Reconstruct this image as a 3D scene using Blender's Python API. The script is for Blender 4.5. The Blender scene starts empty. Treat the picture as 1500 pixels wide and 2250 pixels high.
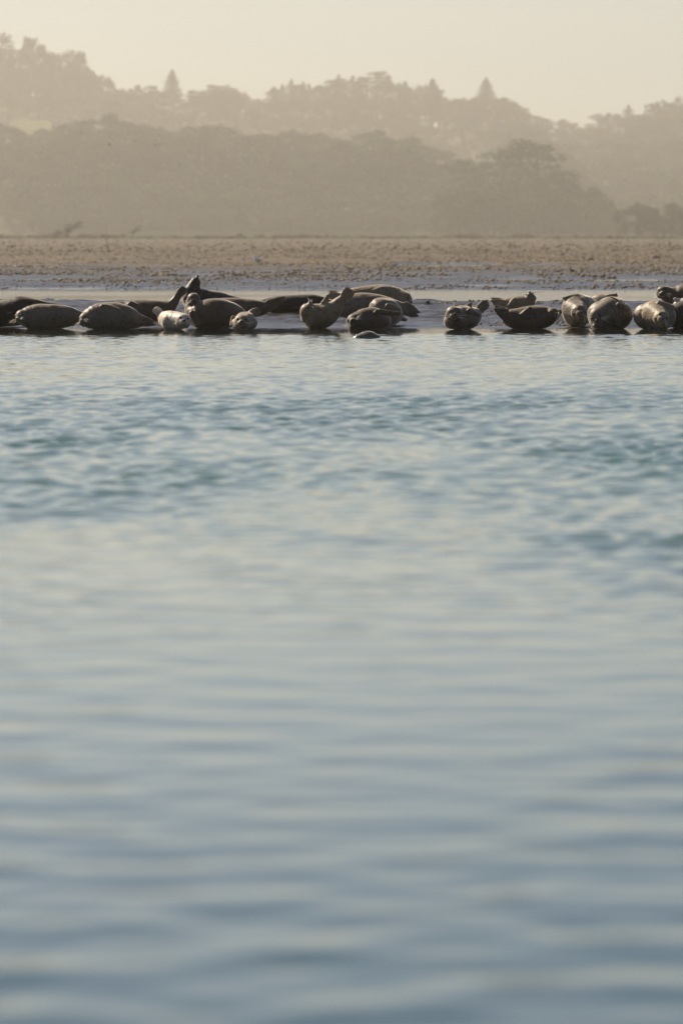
import bpy, bmesh, math, random
import numpy as np
from mathutils import Vector, Matrix

random.seed(7)
RNG = np.random.default_rng(11)
sc = bpy.context.scene
COL = sc.collection
R = math.radians

# ------------------------------------------------------------------ camera
CAM_H, FPX, HORIZON = 1.64, 12500.0, 512.0         # metres, focal length in photo pixels, horizon row
PITCH = math.atan((1125.0 - HORIZON) / FPX)
cam = bpy.data.cameras.new('camera'); cam_o = bpy.data.objects.new('camera', cam); COL.objects.link(cam_o)
cam.sensor_fit = 'HORIZONTAL'; cam.sensor_width = 24.0; cam.lens = 200.0
cam.clip_start = 0.5; cam.clip_end = 30000
cam_o.location = (0, 0, CAM_H); cam_o.rotation_euler = (R(90) - PITCH, 0, 0)
cam.dof.use_dof = True; cam.dof.focus_distance = 98.0; cam.dof.aperture_fstop = 3.2
sc.camera = cam_o

# ------------------------------------------------------------------ sky, sun, exposure
SUN_EL, SUN_AZ = 37.0, -46.0                         # degrees; azimuth measured from the view axis, negative = left
w = bpy.data.worlds.new('World'); sc.world = w; w.use_nodes = True
nt = w.node_tree; bg = nt.nodes['Background']
sky = nt.nodes.new('ShaderNodeTexSky'); sky.sky_type = 'NISHITA'; sky.sun_disc = False
sky.sun_elevation = R(SUN_EL); sky.sun_rotation = R(SUN_AZ)
sky.air_density = 0.70; sky.dust_density = 0.9; sky.ozone_density = 1.5
nt.links.new(sky.outputs[0], bg.inputs[0]); bg.inputs[1].default_value = 0.05
sl = bpy.data.lights.new('sun', 'SUN'); so = bpy.data.objects.new('sun', sl); COL.objects.link(so)
sl.energy = 5.0; sl.angle = R(0.5); sl.color = (1.0, 0.865, 0.69)
sd = Vector((math.sin(R(SUN_AZ)) * math.cos(R(SUN_EL)), math.cos(R(SUN_AZ)) * math.cos(R(SUN_EL)), math.sin(R(SUN_EL))))
so.rotation_euler = sd.to_track_quat('Z', 'Y').to_euler()
sc.view_settings.view_transform = 'Standard'; sc.view_settings.look = 'None'
sc.view_settings.exposure = 0.72; sc.view_settings.gamma = 1.0; sc.view_settings.use_curve_mapping = False
HAZE_DENSITY, HAZE_G = 0.000132, 0.36

sc.cycles.use_denoising = True
sc.cycles.max_bounces = 6; sc.cycles.diffuse_bounces = 2; sc.cycles.glossy_bounces = 3
sc.cycles.transmission_bounces = 2; sc.cycles.volume_bounces = 0; sc.cycles.transparent_max_bounces = 6
sc.cycles.sample_clamp_indirect = 6.0

# ------------------------------------------------------------------ helpers
def at(px, py, Y):
    """point on the line of sight of photo pixel (px, py) at Y metres from the camera"""
    c, s = math.cos(PITCH), math.sin(PITCH)
    a, b = (px - 750.0) / FPX, -(py - 1125.0) / FPX
    d = Vector((a, c + b * s, -s + b * c))
    d *= Y / d.y
    return d + Vector((0, 0, CAM_H))

def tag(o, label=None, cat=None, group=None, kind=None):
    if label: o['label'] = label
    if cat: o['category'] = cat
    if group: o['group'] = group
    if kind: o['kind'] = kind
    return o

def empty(name, loc, rz=0.0):
    o = bpy.data.objects.new(name, None); COL.objects.link(o)
    o.location = loc; o.rotation_euler = (0, 0, rz); o.empty_display_size = 0.1
    return o

def link(name, me, mat=None, parent=None, loc=None):
    o = bpy.data.objects.new(name, me); COL.objects.link(o)
    if mat is not None and not me.materials: me.materials.append(mat)
    if parent: o.parent = parent
    if loc is not None: o.location = loc
    return o

def mesh_np(name, verts, faces, smooth=True):
    """verts (n,3) array, faces (m,k) array of equal-sized polygons"""
    me = bpy.data.meshes.new(name)
    verts = np.asarray(verts, np.float32); faces = np.asarray(faces, np.int32)
    n, k = faces.shape
    me.vertices.add(len(verts)); me.vertices.foreach_set('co', verts.ravel())
    me.loops.add(n * k); me.loops.foreach_set('vertex_index', faces.ravel())
    me.polygons.add(n); me.polygons.foreach_set('loop_start', np.arange(0, n * k, k, dtype=np.int32))
    me.polygons.foreach_set('loop_total', np.full(n, k, np.int32))
    me.polygons.foreach_set('use_smooth', np.full(n, smooth))
    me.update(calc_edges=True); me.validate()
    return me

def grid_faces(nr, nc):
    i = np.arange(nr - 1)[:, None] * nc + np.arange(nc - 1)[None, :]
    return np.stack([i, i + 1, i + nc + 1, i + nc], -1).reshape(-1, 4)

class Noise:
    """vectorised value noise"""
    def __init__(self, seed):
        self.t = np.random.default_rng(seed).random((256, 256))
    def __call__(self, x, y):
        x = np.asarray(x, float); y = np.asarray(y, float)
        xi = np.floor(x).astype(int); yi = np.floor(y).astype(int)
        fx = x - xi; fy = y - yi
        fx = fx * fx * fx * (fx * (fx * 6 - 15) + 10); fy = fy * fy * fy * (fy * (fy * 6 - 15) + 10)
        t = self.t; a = xi & 255; b = (xi + 1) & 255; c = yi & 255; d = (yi + 1) & 255
        return ((t[a, c] * (1 - fx) + t[b, c] * fx) * (1 - fy) + (t[a, d] * (1 - fx) + t[b, d] * fx) * fy) * 2 - 1
N1, N2, N3, N4 = Noise(1), Noise(2), Noise(3), Noise(4)
def sst(a, b, x):
    t = np.clip((np.asarray(x, float) - a) / (b - a), 0, 1); return t * t * (3 - 2 * t)

# ------------------------------------------------------------------ materials
def new_mat(name):
    m = bpy.data.materials.new(name); m.use_nodes = True
    return m, m.node_tree, m.node_tree.nodes['Principled BSDF']
def nd(t, kind, **kw):
    n = t.nodes.new(kind)
    for k, v in kw.items():
        if k in n.inputs: n.inputs[k].default_value = v
        else: setattr(n, k, v)
    return n
def ramp(t, fac, stops):
    r = t.nodes.new('ShaderNodeValToRGB'); e = r.color_ramp.elements
    e[0].position, e[0].color = stops[0][0], (*stops[0][1], 1)
    e[1].position, e[1].color = stops[-1][0], (*stops[-1][1], 1)
    for p, c in stops[1:-1]:
        x = e.new(p); x.color = (*c, 1)
    t.links.new(fac, r.inputs[0]); return r
def g3(v): return (v, v, v)

def plain(name, col, rough=0.8, spec=0.3, var=0.25, scale=3.0):
    m, t, p = new_mat(name)
    tc = nd(t, 'ShaderNodeTexCoord'); n = nd(t, 'ShaderNodeTexNoise', Scale=scale, Detail=4.0)
    t.links.new(tc.outputs['Object'], n.inputs['Vector'])
    r = ramp(t, n.outputs[0], [(0.3, tuple(c * (1 - var) for c in col)), (0.7, tuple(c * (1 + var) for c in col))])
    t.links.new(r.outputs[0], p.inputs['Base Color'])
    p.inputs['Roughness'].default_value = rough; p.inputs['Specular IOR Level'].default_value = spec
    return m

def water_mat():
    m, t, p = new_mat('water')
    p.inputs['Roughness'].default_value = 0.04; p.inputs['IOR'].default_value = 1.333
    g = nd(t, 'ShaderNodeNewGeometry')
    mp = nd(t, 'ShaderNodeMapping'); mp.inputs['Scale'].default_value = (1.0, 0.55, 1.0)
    t.links.new(g.outputs['Position'], mp.inputs['Vector'])
    n = nd(t, 'ShaderNodeTexNoise', Scale=7.0, Detail=3.0); t.links.new(mp.outputs[0], n.inputs['Vector'])
    # cat's paws: the fine ripple comes in broad wind-ruffled patches
    big = nd(t, 'ShaderNodeTexNoise', Scale=0.12, Detail=2.0); t.links.new(g.outputs['Position'], big.inputs['Vector'])
    pr = ramp(t, big.outputs[0], [(0.35, g3(0.15)), (0.65, g3(1.0))])
    b = nd(t, 'ShaderNodeBump', Distance=0.012); t.links.new(n.outputs[0], b.inputs['Height'])
    # ruffled by the breeze in mid-channel, sheltered near the bar and near the viewer
    sx = nd(t, 'ShaderNodeSeparateXYZ'); t.links.new(g.outputs['Position'], sx.inputs[0])
    ry = nd(t, 'ShaderNodeMapRange'); t.links.new(sx.outputs[1], ry.inputs[0]); ry.inputs[1].default_value = 0; ry.inputs[2].default_value = 200
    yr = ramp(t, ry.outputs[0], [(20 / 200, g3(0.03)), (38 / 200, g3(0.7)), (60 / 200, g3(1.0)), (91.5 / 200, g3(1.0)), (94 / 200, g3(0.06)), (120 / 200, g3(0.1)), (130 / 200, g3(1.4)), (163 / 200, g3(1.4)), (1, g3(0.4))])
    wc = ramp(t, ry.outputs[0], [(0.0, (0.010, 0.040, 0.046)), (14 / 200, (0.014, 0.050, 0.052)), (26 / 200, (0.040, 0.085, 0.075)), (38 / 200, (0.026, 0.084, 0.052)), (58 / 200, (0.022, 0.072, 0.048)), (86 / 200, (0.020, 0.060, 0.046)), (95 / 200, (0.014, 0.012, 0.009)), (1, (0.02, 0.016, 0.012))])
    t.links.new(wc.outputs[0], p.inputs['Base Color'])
    ml = nd(t, 'ShaderNodeMath', operation='MULTIPLY'); t.links.new(yr.outputs[0], ml.inputs[1])
    t.links.new(pr.outputs[0], ml.inputs[0]); t.links.new(ml.outputs[0], b.inputs['Strength'])
    t.links.new(b.outputs[0], p.inputs['Normal'])
    return m

def mud_mat(name, dark, light, wet_lo=0.03, wet_hi=0.13):
    m, t, p = new_mat(name)
    g = nd(t, 'ShaderNodeNewGeometry')
    n1 = nd(t, 'ShaderNodeTexNoise', Scale=0.9, Detail=6.0, Roughness=0.65); t.links.new(g.outputs['Position'], n1.inputs['Vector'])
    c = ramp(t, n1.outputs[0], [(0.30, dark), (0.52, tuple((a + b) / 2 for a, b in zip(dark, light))), (0.72, light)])
    # shell grit
    v = nd(t, 'ShaderNodeTexVoronoi', Scale=5.0); t.links.new(g.outputs['Position'], v.inputs['Vector'])
    rv = ramp(t, v.outputs['Color'], [(0.86, g3(0)), (0.93, g3(1))]); rd = ramp(t, v.outputs['Distance'], [(0.10, g3(1)), (0.28, g3(0))])
    mul = nd(t, 'ShaderNodeMath', operation='MULTIPLY'); t.links.new(rv.outputs[0], mul.inputs[0]); t.links.new(rd.outputs[0], mul.inputs[1])
    mx = nd(t, 'ShaderNodeMix', data_type='RGBA'); t.links.new(mul.outputs[0], mx.inputs[0])
    t.links.new(c.outputs[0], mx.inputs[6]); mx.inputs[7].default_value = (0.55, 0.50, 0.42, 1)
    t.links.new(mx.outputs[2], p.inputs['Base Color'])
    # wet near the water level, patchy further up
    sx = nd(t, 'ShaderNodeSeparateXYZ'); t.links.new(g.outputs['Position'], sx.inputs[0])
    mr = nd(t, 'ShaderNodeMapRange'); mr.inputs[1].default_value = wet_lo; mr.inputs[2].default_value = wet_hi
    t.links.new(sx.outputs[2], mr.inputs[0])
    n2 = nd(t, 'ShaderNodeTexNoise', Scale=0.35, Detail=4.0); t.links.new(g.outputs['Position'], n2.inputs['Vector'])
    # the bar among the seals and the channel shore were under water an hour ago; the far flat has drained
    ry = nd(t, 'ShaderNodeMapRange'); t.links.new(sx.outputs[1], ry.inputs[0]); ry.inputs[1].default_value = 150; ry.inputs[2].default_value = 300
    m0 = nd(t, 'ShaderNodeMath', operation='MULTIPLY'); t.links.new(mr.outputs[0], m0.inputs[0]); t.links.new(ry.outputs[0], m0.inputs[1])
    ad = nd(t, 'ShaderNodeMath', operation='MULTIPLY'); t.links.new(m0.outputs[0], ad.inputs[0])
    dk = nd(t, 'ShaderNodeMapRange'); dk.inputs[3].default_value = 0.24; dk.inputs[4].default_value = 1.0; t.links.new(ad.outputs[0], dk.inputs[0])
    wc = nd(t, 'ShaderNodeVectorMath', operation='SCALE'); t.links.new(mx.outputs[2], wc.inputs[0]); t.links.new(dk.outputs[0], wc.inputs['Scale'])
    t.links.new(wc.outputs[0], p.inputs['Base Color'])
    r2 = ramp(t, n2.outputs[0], [(0.4, g3(0.35)), (0.6, g3(1.0))]); t.links.new(r2.outputs[0], ad.inputs[1])
    rr = nd(t, 'ShaderNodeMapRange'); rr.inputs[3].default_value = 0.26; rr.inputs[4].default_value = 0.85
    t.links.new(ad.outputs[0], rr.inputs[0]); t.links.new(rr.outputs[0], p.inputs['Roughness'])
    sp = nd(t, 'ShaderNodeMapRange'); sp.inputs[3].default_value = 0.5; sp.inputs[4].default_value = 0.12
    t.links.new(ad.outputs[0], sp.inputs[0]); t.links.new(sp.outputs[0], p.inputs['Specular IOR Level'])
    n3 = nd(t, 'ShaderNodeTexNoise', Scale=9.0, Detail=5.0, Roughness=0.7); t.links.new(g.outputs['Position'], n3.inputs['Vector'])
    b = nd(t, 'ShaderNodeBump', Strength=0.7, Distance=0.03); t.links.new(n3.outputs[0], b.inputs['Height'])
    t.links.new(b.outputs[0], p.inputs['Normal'])
    return m

def fur_mat(name, base, spot, amount=0.5, size=16.0, rough=0.50):
    m, t, p = new_mat(name)
    tc = nd(t, 'ShaderNodeTexCoord'); oi = nd(t, 'ShaderNodeObjectInfo')
    sc_ = nd(t, 'ShaderNodeVectorMath', operation='SCALE'); sc_.inputs['Scale'].default_value = 30.0
    cmb = nd(t, 'ShaderNodeCombineXYZ'); t.links.new(oi.outputs['Random'], cmb.inputs[0]); t.links.new(oi.outputs['Random'], cmb.inputs[2])
    t.links.new(cmb.outputs[0], sc_.inputs[0])
    add = nd(t, 'ShaderNodeVectorMath', operation='ADD'); t.links.new(tc.outputs['Object'], add.inputs[0]); t.links.new(sc_.outputs[0], add.inputs[1])
    V = add.outputs[0]
    n = nd(t, 'ShaderNodeTexNoise', Scale=3.0, Detail=8.0, Roughness=0.7); t.links.new(V, n.inputs['Vector'])
    c = ramp(t, n.outputs[0], [(0.32, tuple(x * 0.70 for x in base)), (0.5, base), (0.68, tuple(min(1, x * 1.25) for x in base))])
    dist = nd(t, 'ShaderNodeTexNoise', Scale=9.0, Detail=2.0); t.links.new(V, dist.inputs['Vector'])
    mixv = nd(t, 'ShaderNodeMix', data_type='VECTOR'); mixv.inputs[0].default_value = 0.06
    t.links.new(V, mixv.inputs[4]); t.links.new(dist.outputs['Color'], mixv.inputs[5])
    v = nd(t, 'ShaderNodeTexVoronoi', Scale=size); t.links.new(mixv.outputs[1], v.inputs['Vector'])
    rd = ramp(t, v.outputs['Distance'], [(0.22, g3(1)), (0.42, g3(0))])
    rv = ramp(t, v.outputs['Color'], [(max(0.02, 0.92 - amount), g3(0)), (min(0.98, 1.0 - amount * 0.8), g3(1))])
    mul = nd(t, 'ShaderNodeMath', operation='MULTIPLY'); t.links.new(rd.outputs[0], mul.inputs[0]); t.links.new(rv.outputs[0], mul.inputs[1])
    mx = nd(t, 'ShaderNodeMix', data_type='RGBA'); t.links.new(mul.outputs[0], mx.inputs[0])
    t.links.new(c.outputs[0], mx.inputs[6]); mx.inputs[7].default_value = (*spot, 1)
    t.links.new(mx.outputs[2], p.inputs['Base Color'])
    p.inputs['Roughness'].default_value = rough; p.inputs['Specular IOR Level'].default_value = 0.26
    p.inputs['Sheen Weight'].default_value = 0.60; p.inputs['Sheen Roughness'].default_value = 0.35; p.inputs['Sheen Tint'].default_value = (1, .9, .78, 1)
    fn = nd(t, 'ShaderNodeTexNoise', Scale=32.0, Detail=5.0); t.links.new(V, fn.inputs['Vector'])
    b = nd(t, 'ShaderNodeBump', Strength=0.6, Distance=0.012); t.links.new(fn.outputs[0], b.inputs['Height'])
    t.links.new(b.outputs[0], p.inputs['Normal'])
    return m

M = {}
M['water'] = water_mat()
M['mud'] = mud_mat('mud', (0.056, 0.041, 0.026), (0.250, 0.190, 0.104))
M['clod'] = plain('clod', (0.145, 0.108, 0.060), 0.75, 0.3, 0.4, 1.5)
M['marsh'] = plain('marsh', (0.085, 0.065, 0.045), 0.9, 0.1, 0.3, 0.2)
M['hill'] = plain('hill', (0.05, 0.05, 0.028), 0.95, 0.05, 0.3, 0.05)
M['grass'] = plain('meadow', (0.115, 0.12, 0.05), 0.9, 0.1, 0.2, 0.2)
M['bark'] = plain('bark', (0.10, 0.075, 0.055), 0.9, 0.1, 0.3, 1.0)
M['leaf_oak'] = plain('leaf_oak', (0.060, 0.070, 0.030), 0.7, 0.2, 0.35, 0.4)
M['leaf_euc'] = plain('leaf_euc', (0.070, 0.082, 0.045), 0.7, 0.2, 0.35, 0.4)
M['leaf_con'] = plain('leaf_con', (0.038, 0.055, 0.028), 0.7, 0.2, 0.3, 0.4)
M['leaf_scrub'] = plain('leaf_scrub', (0.075, 0.070, 0.045), 0.8, 0.2, 0.3, 0.6)
M['eye'] = plain('eye', (0.006, 0.005, 0.005), 0.12, 0.5, 0.0)
M['nose'] = plain('nose', (0.012, 0.010, 0.010), 0.3, 0.5, 0.1)
M['whisker'] = plain('whisker', (0.70, 0.62, 0.50), 0.5, 0.4, 0.05)
M['stone'] = plain('stone', (0.33, 0.24, 0.12), 0.8, 0.2, 0.3, 6.0)
M['wood'] = plain('wood', (0.06, 0.048, 0.04), 0.85, 0.2, 0.3, 5.0)
M['bird_dark'] = plain('bird_dark', (0.030, 0.026, 0.024), 0.7, 0.2, 0.2, 12.0)
M['bird_white'] = plain('bird_white', (0.85, 0.83, 0.80), 0.7, 0.2, 0.06, 12.0)
M['bird_grey'] = plain('bird_grey', (0.62, 0.62, 0.63), 0.7, 0.2, 0.1, 12.0)
M['beak'] = plain('beak', (0.55, 0.38, 0.06), 0.5, 0.4, 0.1, 12.0)

# ------------------------------------------------------------------ the ground
FAN = 0.125                                         # half width of the modelled sector per metre of distance
DIPS = [(975, 583, 120, 9.0), (1180, 583, 60, 4.0), (1330, 614, 210, 5.0), (1130, 613, 60, 3.0), (1060, 627, 160, 2.6),
        (60, 616, 70, 4.0), (150, 631, 130, 2.2), (330, 631, 60, 1.6), (540, 620, 40, 2.0), (430, 606, 50, 2.4), (230, 590, 90, 3.0)]
DIPW = []
for px, py, hw, hd in DIPS:
    D = (CAM_H - 0.02) * FPX / (py - HORIZON)
    DIPW.append(((px - 750) / FPX * D, D, hw / FPX * D, hd * (2.6 if D > 200 else 2.0)))
def bar_z(x, y):
    s = 98.6 + 0.55 * N1(x * 0.45, 3.1) + 0.25 * N2(x * 1.3, 7.7)
    up = (y - s) * 0.0128
    up = np.where(up < 0, up * 3.0, up)
    crest = 118.0 + 0.8 * N3(x * 0.25, 1.7)
    down = 0.25 - (y - crest) * 0.07
    z = np.minimum(up, down)
    return np.maximum(z, -0.35)
def flat_z(x, y):
    s = 163.5 + 1.2 * N2(x * 0.15, 4.4) + 0.5 * N1(x * 0.6, 9.1)
    up = (y - s) * 0.012
    z = np.where(up < 0, np.maximum(up * 3, -0.35), 0.075 * sst(0, 0.10, up) + 0.11 * sst(190, 420, y))
    lf = 0.030 * N1(x / 7.0, y / 13.0) + 0.022 * N2(x / 3.0, y / 5.0)
    z = z + lf * sst(s, s + 8, y)
    for (cx, cy, hw, hd) in DIPW:
        q = ((x - cx) / hw) ** 2 + ((y - cy) / hd) ** 2 + 0.35 * N3(x * 0.8, y * 0.4)
        z = np.where(q < 1.4, z - (z + 0.02) * (1 - sst(0.5, 1.4, q)), z)
    return z
def ground_z(x, y, detail=True):
    x = np.asarray(x, float); y = np.asarray(y, float)
    z = np.where(y < 140, bar_z(x, y), flat_z(x, y))
    if detail:
        k = sst(-0.02, 0.06, z)
        rough = np.where(y < 140, 0.95, 0.8) * (1 - 0.6 * sst(400, 900, y))
        z = z + k * rough * (0.022 * N3(x * 1.3, y * 0.7) + 0.020 * N4(x * 3.1, y * 2.0) + 0.020 * N1(x * 6.3 + 5, y * 5.1))
        z = z + np.where(y < 140, 0.010 * N2(x * 1.6, y * 1.1) + k * 0.028 * N3(x * 1.1 + 9, y * 1.9) + k * 0.018 * N1(x * 2.6, y * 3.7), 0)
    return z
def gz(x, y): return float(ground_z(x, y))

def rows_of(*segs):
    out = []
    for a, b, n in segs: out.append(np.linspace(a, b, n, endpoint=False))
    return np.concatenate(out)
ys = np.concatenate([rows_of((92, 124, 360), (124, 160, 30), (160, 205, 260), (205, 330, 420)),
                     np.geomspace(330, 1436, 190)])
NC = 310
u = np.linspace(-1, 1, NC)
Y = ys[:, None] + RNG.uniform(-0.3, 0.3, (len(ys), NC)) * np.gradient(ys)[:, None]
X = u[None, :] * FAN * Y
Z = ground_z(X, Y)
mud = link('mudflat', mesh_np('mudflat', np.stack([X, Y, Z], -1).reshape(-1, 3), grid_faces(len(ys), NC)), M['mud'])
tag(mud, 'wide brown tidal mudflat with wet hollows behind the seals', 'mudflat', kind='structure')

# shore and hills behind: one terrain sheet --------------------------------
def interp(tbl, x):
    a = np.array(tbl, float); return np.interp(x, a[:, 0], a[:, 1])
FRONT = [(-400, 270), (-100, 262), (0, 262), (20, 272), (120, 276), (180, 250), (240, 238), (300, 254), (345, 275), (420, 268), (470, 262),
         (500, 275), (560, 279), (620, 275), (690, 286), (740, 281), (860, 275), (905, 300), (945, 312), (975, 314), (1010, 340), (1050, 350),
         (1120, 365), (1200, 395), (1300, 440), (1400, 470), (1700, 490), (2000, 490)]
BACK = [(-400, 60), (0, 85), (100, 95), (140, 118), (180, 120), (200, 150), (235, 182), (260, 189), (330, 188), (400, 192), (430, 197), (490, 186),
        (520, 192), (545, 206), (580, 213), (600, 210), (640, 206), (720, 205), (760, 204), (800, 204), (830, 200), (860, 206), (890, 214),
        (950, 218), (985, 226), (1000, 219), (1040, 208), (1070, 205), (1100, 208), (1130, 222), (1160, 241), (1200, 244), (1250, 253),
        (1290, 256), (1320, 242), (1380, 240), (1430, 228), (1450, 222), (1500, 222), (1700, 205), (2000, 200)]
DF, DB = 3400.0, 5000.0
KF, KB = DF / 1700.0, DB / 2300.0
def top_z(tbl, px, D): return CAM_H + (HORIZON - interp(tbl, px)) / FPX * D
def hill_z(x, y):
    px = 750 + np.asarray(x) / np.asarray(y) * FPX
    zf = np.maximum(top_z(FRONT, px, DF) - 10.5 * KF, 0.6)
    back_h = np.interp(px, [-400, 180, 260, 2000], [24, 22, 11, 11])
    zb = top_z(BACK, px, DB) - back_h * KB
    foot = 0.7
    a = np.clip((y - 2950) / (DF - 2950), 0, 1); b = np.clip((y - DF) / (DB - DF), 0, 1)
    z = foot + (zf - foot) * a ** 0.8
    val = np.interp(px, [0, 1000, 1160], [1, 1, 0])                  # a side valley lies behind the nearer slope, except at right
    vz = np.where(b < .5, zf - 9 * np.sin(b * math.pi), zf - 9 + (zb - zf + 9) * sst(0, 1, (b - .5) / .5))
    z2 = (zf + (zb - zf) * b) * (1 - val) + vz * val
    z = np.where(y > DF, z2, z)
    z = np.where(y > DB, zb - (y - DB) * 0.03, z)
    return z
hy = np.concatenate([[1425, 1430, 1436, 1448, 1500, 1700, 1950, 2300, 2950], np.linspace(2980, DF, 14), np.linspace(3460, DB, 26), [5060, 5200, 5400]])
hu = np.linspace(-1, 1, 160)
HY = np.repeat(hy[:, None], 160, 1); HX = hu[None, :] * 0.105 * HY
HZ = hill_z(HX, HY)
HZ = np.where(HY < 1427, -0.3, np.where(HY < 1432, 0.16, np.where(HY < 1440, 0.42, HZ))) + 0.10 * N1(HX * 0.2, HY * 0.1) * (HY > 1433)
hill = link('hillside', mesh_np('hillside', np.stack([HX, HY, HZ], -1).reshape(-1, 3), grid_faces(len(hy), 160)), M['hill'])
tag(hill, 'hazy wooded hillside rising behind the mudflat', 'hillside', kind='structure')
FX0, FX1, fv = 22, 112, []
for r_, (py, D) in enumerate([(286, 3510), (275, 3560), (263, 3660)]):
    for k in range(25):
        px = FX0 + (FX1 - FX0) * k / 24
        fv.append(at(px + random.uniform(-2, 2), py + random.uniform(-1.6, 1.6) + 3.5 * (abs(k - 12) / 12) ** 3 * (1 if r_ == 2 else 0), D))
fld = link('meadow', mesh_np('meadow', np.array([tuple(p) for p in fv]), grid_faces(3, 25)), M['grass'])
tag(fld, 'small sunlit yellow-green meadow clearing on the left hillside', 'meadow', kind='structure')

# ------------------------------------------------------------------ water
def build_water():
    ys = np.concatenate([rows_of((5, 9, 60), (9, 16, 200), (16, 30, 270), (30, 62, 540), (62, 95, 420), (95, 125, 70), (125, 168, 70)),
                         np.geomspace(168, 1445, 40)])
    NC = 300; u = np.linspace(-1, 1, NC)
    Y = np.repeat(ys[:, None], NC, 1); X = u[None, :] * (FAN * Y + 0.4)
    dy = np.gradient(ys)[:, None]
    rng = np.random.default_rng(5)
    Z = np.zeros_like(Y)
    # patches of breeze
    patch = 0.75 + (0.35 * N1(X / 2.6 + 3, Y / 7.0) + 0.25 * N2(X / 1.1, Y / 3.0)) * (1 - 0.7 * sst(50, 64, Y))
    patch = np.clip(patch, 0.12, 1.4)
    D = Y + np.where(Y < 60, 5.0 * N3(X * 0.45, Y * 0.13) + 1.5 * N2(X * 1.4, Y * 0.3), 1.2 * N3(X * 0.7, Y * 0.2))
    chop = sst(21, 38, D) * (1 - 0.62 * sst(46, 66, D)) * (1 - 0.88 * sst(90.5, 94, D))
    calm = (1 - 0.55 * sst(14, 22, D)) * (1 - 0.88 * sst(90.5, 94, D))
    def add(n, l0, l1, spread, slope, env):
        for i in range(n):
            lam = l0 * (l1 / l0) ** ((i + rng.random()) / n)
            th = rng.normal(0.12, spread)
            kx, ky = 2 * math.pi / lam * math.sin(th), 2 * math.pi / lam * math.cos(th)
            wgt = sst(2.2, 4.5, (2 * math.pi / max(abs(ky), 1e-3)) / dy)
            amp = slope * math.sqrt(2.0 / n) * lam / (2 * math.pi)
            ph = rng.uniform(0, 6.283)
            arg = kx * X + ky * Y + ph + 0.7 * N4(X / (lam * 3) + i, Y / (lam * 3))
            Z[...] += amp * wgt * env * np.sin(arg)
    add(40, 0.24, 0.95, 1.0, 0.034, calm)
    add(50, 0.18, 0.62, 0.95, 0.155, chop * patch)
    me = mesh_np('water', np.stack([X, Y, Z], -1).reshape(-1, 3), grid_faces(len(ys), NC))
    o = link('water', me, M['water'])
    return tag(o, 'rippled blue-green tidal water filling the foreground', 'water', kind='structure')
build_water()

# ------------------------------------------------------------------ seals
def catmull(P, n):
    P = np.asarray(P, float); P = np.vstack([2 * P[0] - P[1], P, 2 * P[-1] - P[-2]])
    m = len(P) - 3; out = []
    for t in np.linspace(0, m - 1e-6, n):
        i = int(t); f = t - i; a, b, c, d = P[i], P[i + 1], P[i + 2], P[i + 3]
        out.append(0.5 * (2 * b + (c - a) * f + (2 * a - 5 * b + 4 * c - d) * f * f + (3 * b - a - 3 * c + d) * f ** 3))
    return np.array(out)

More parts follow.
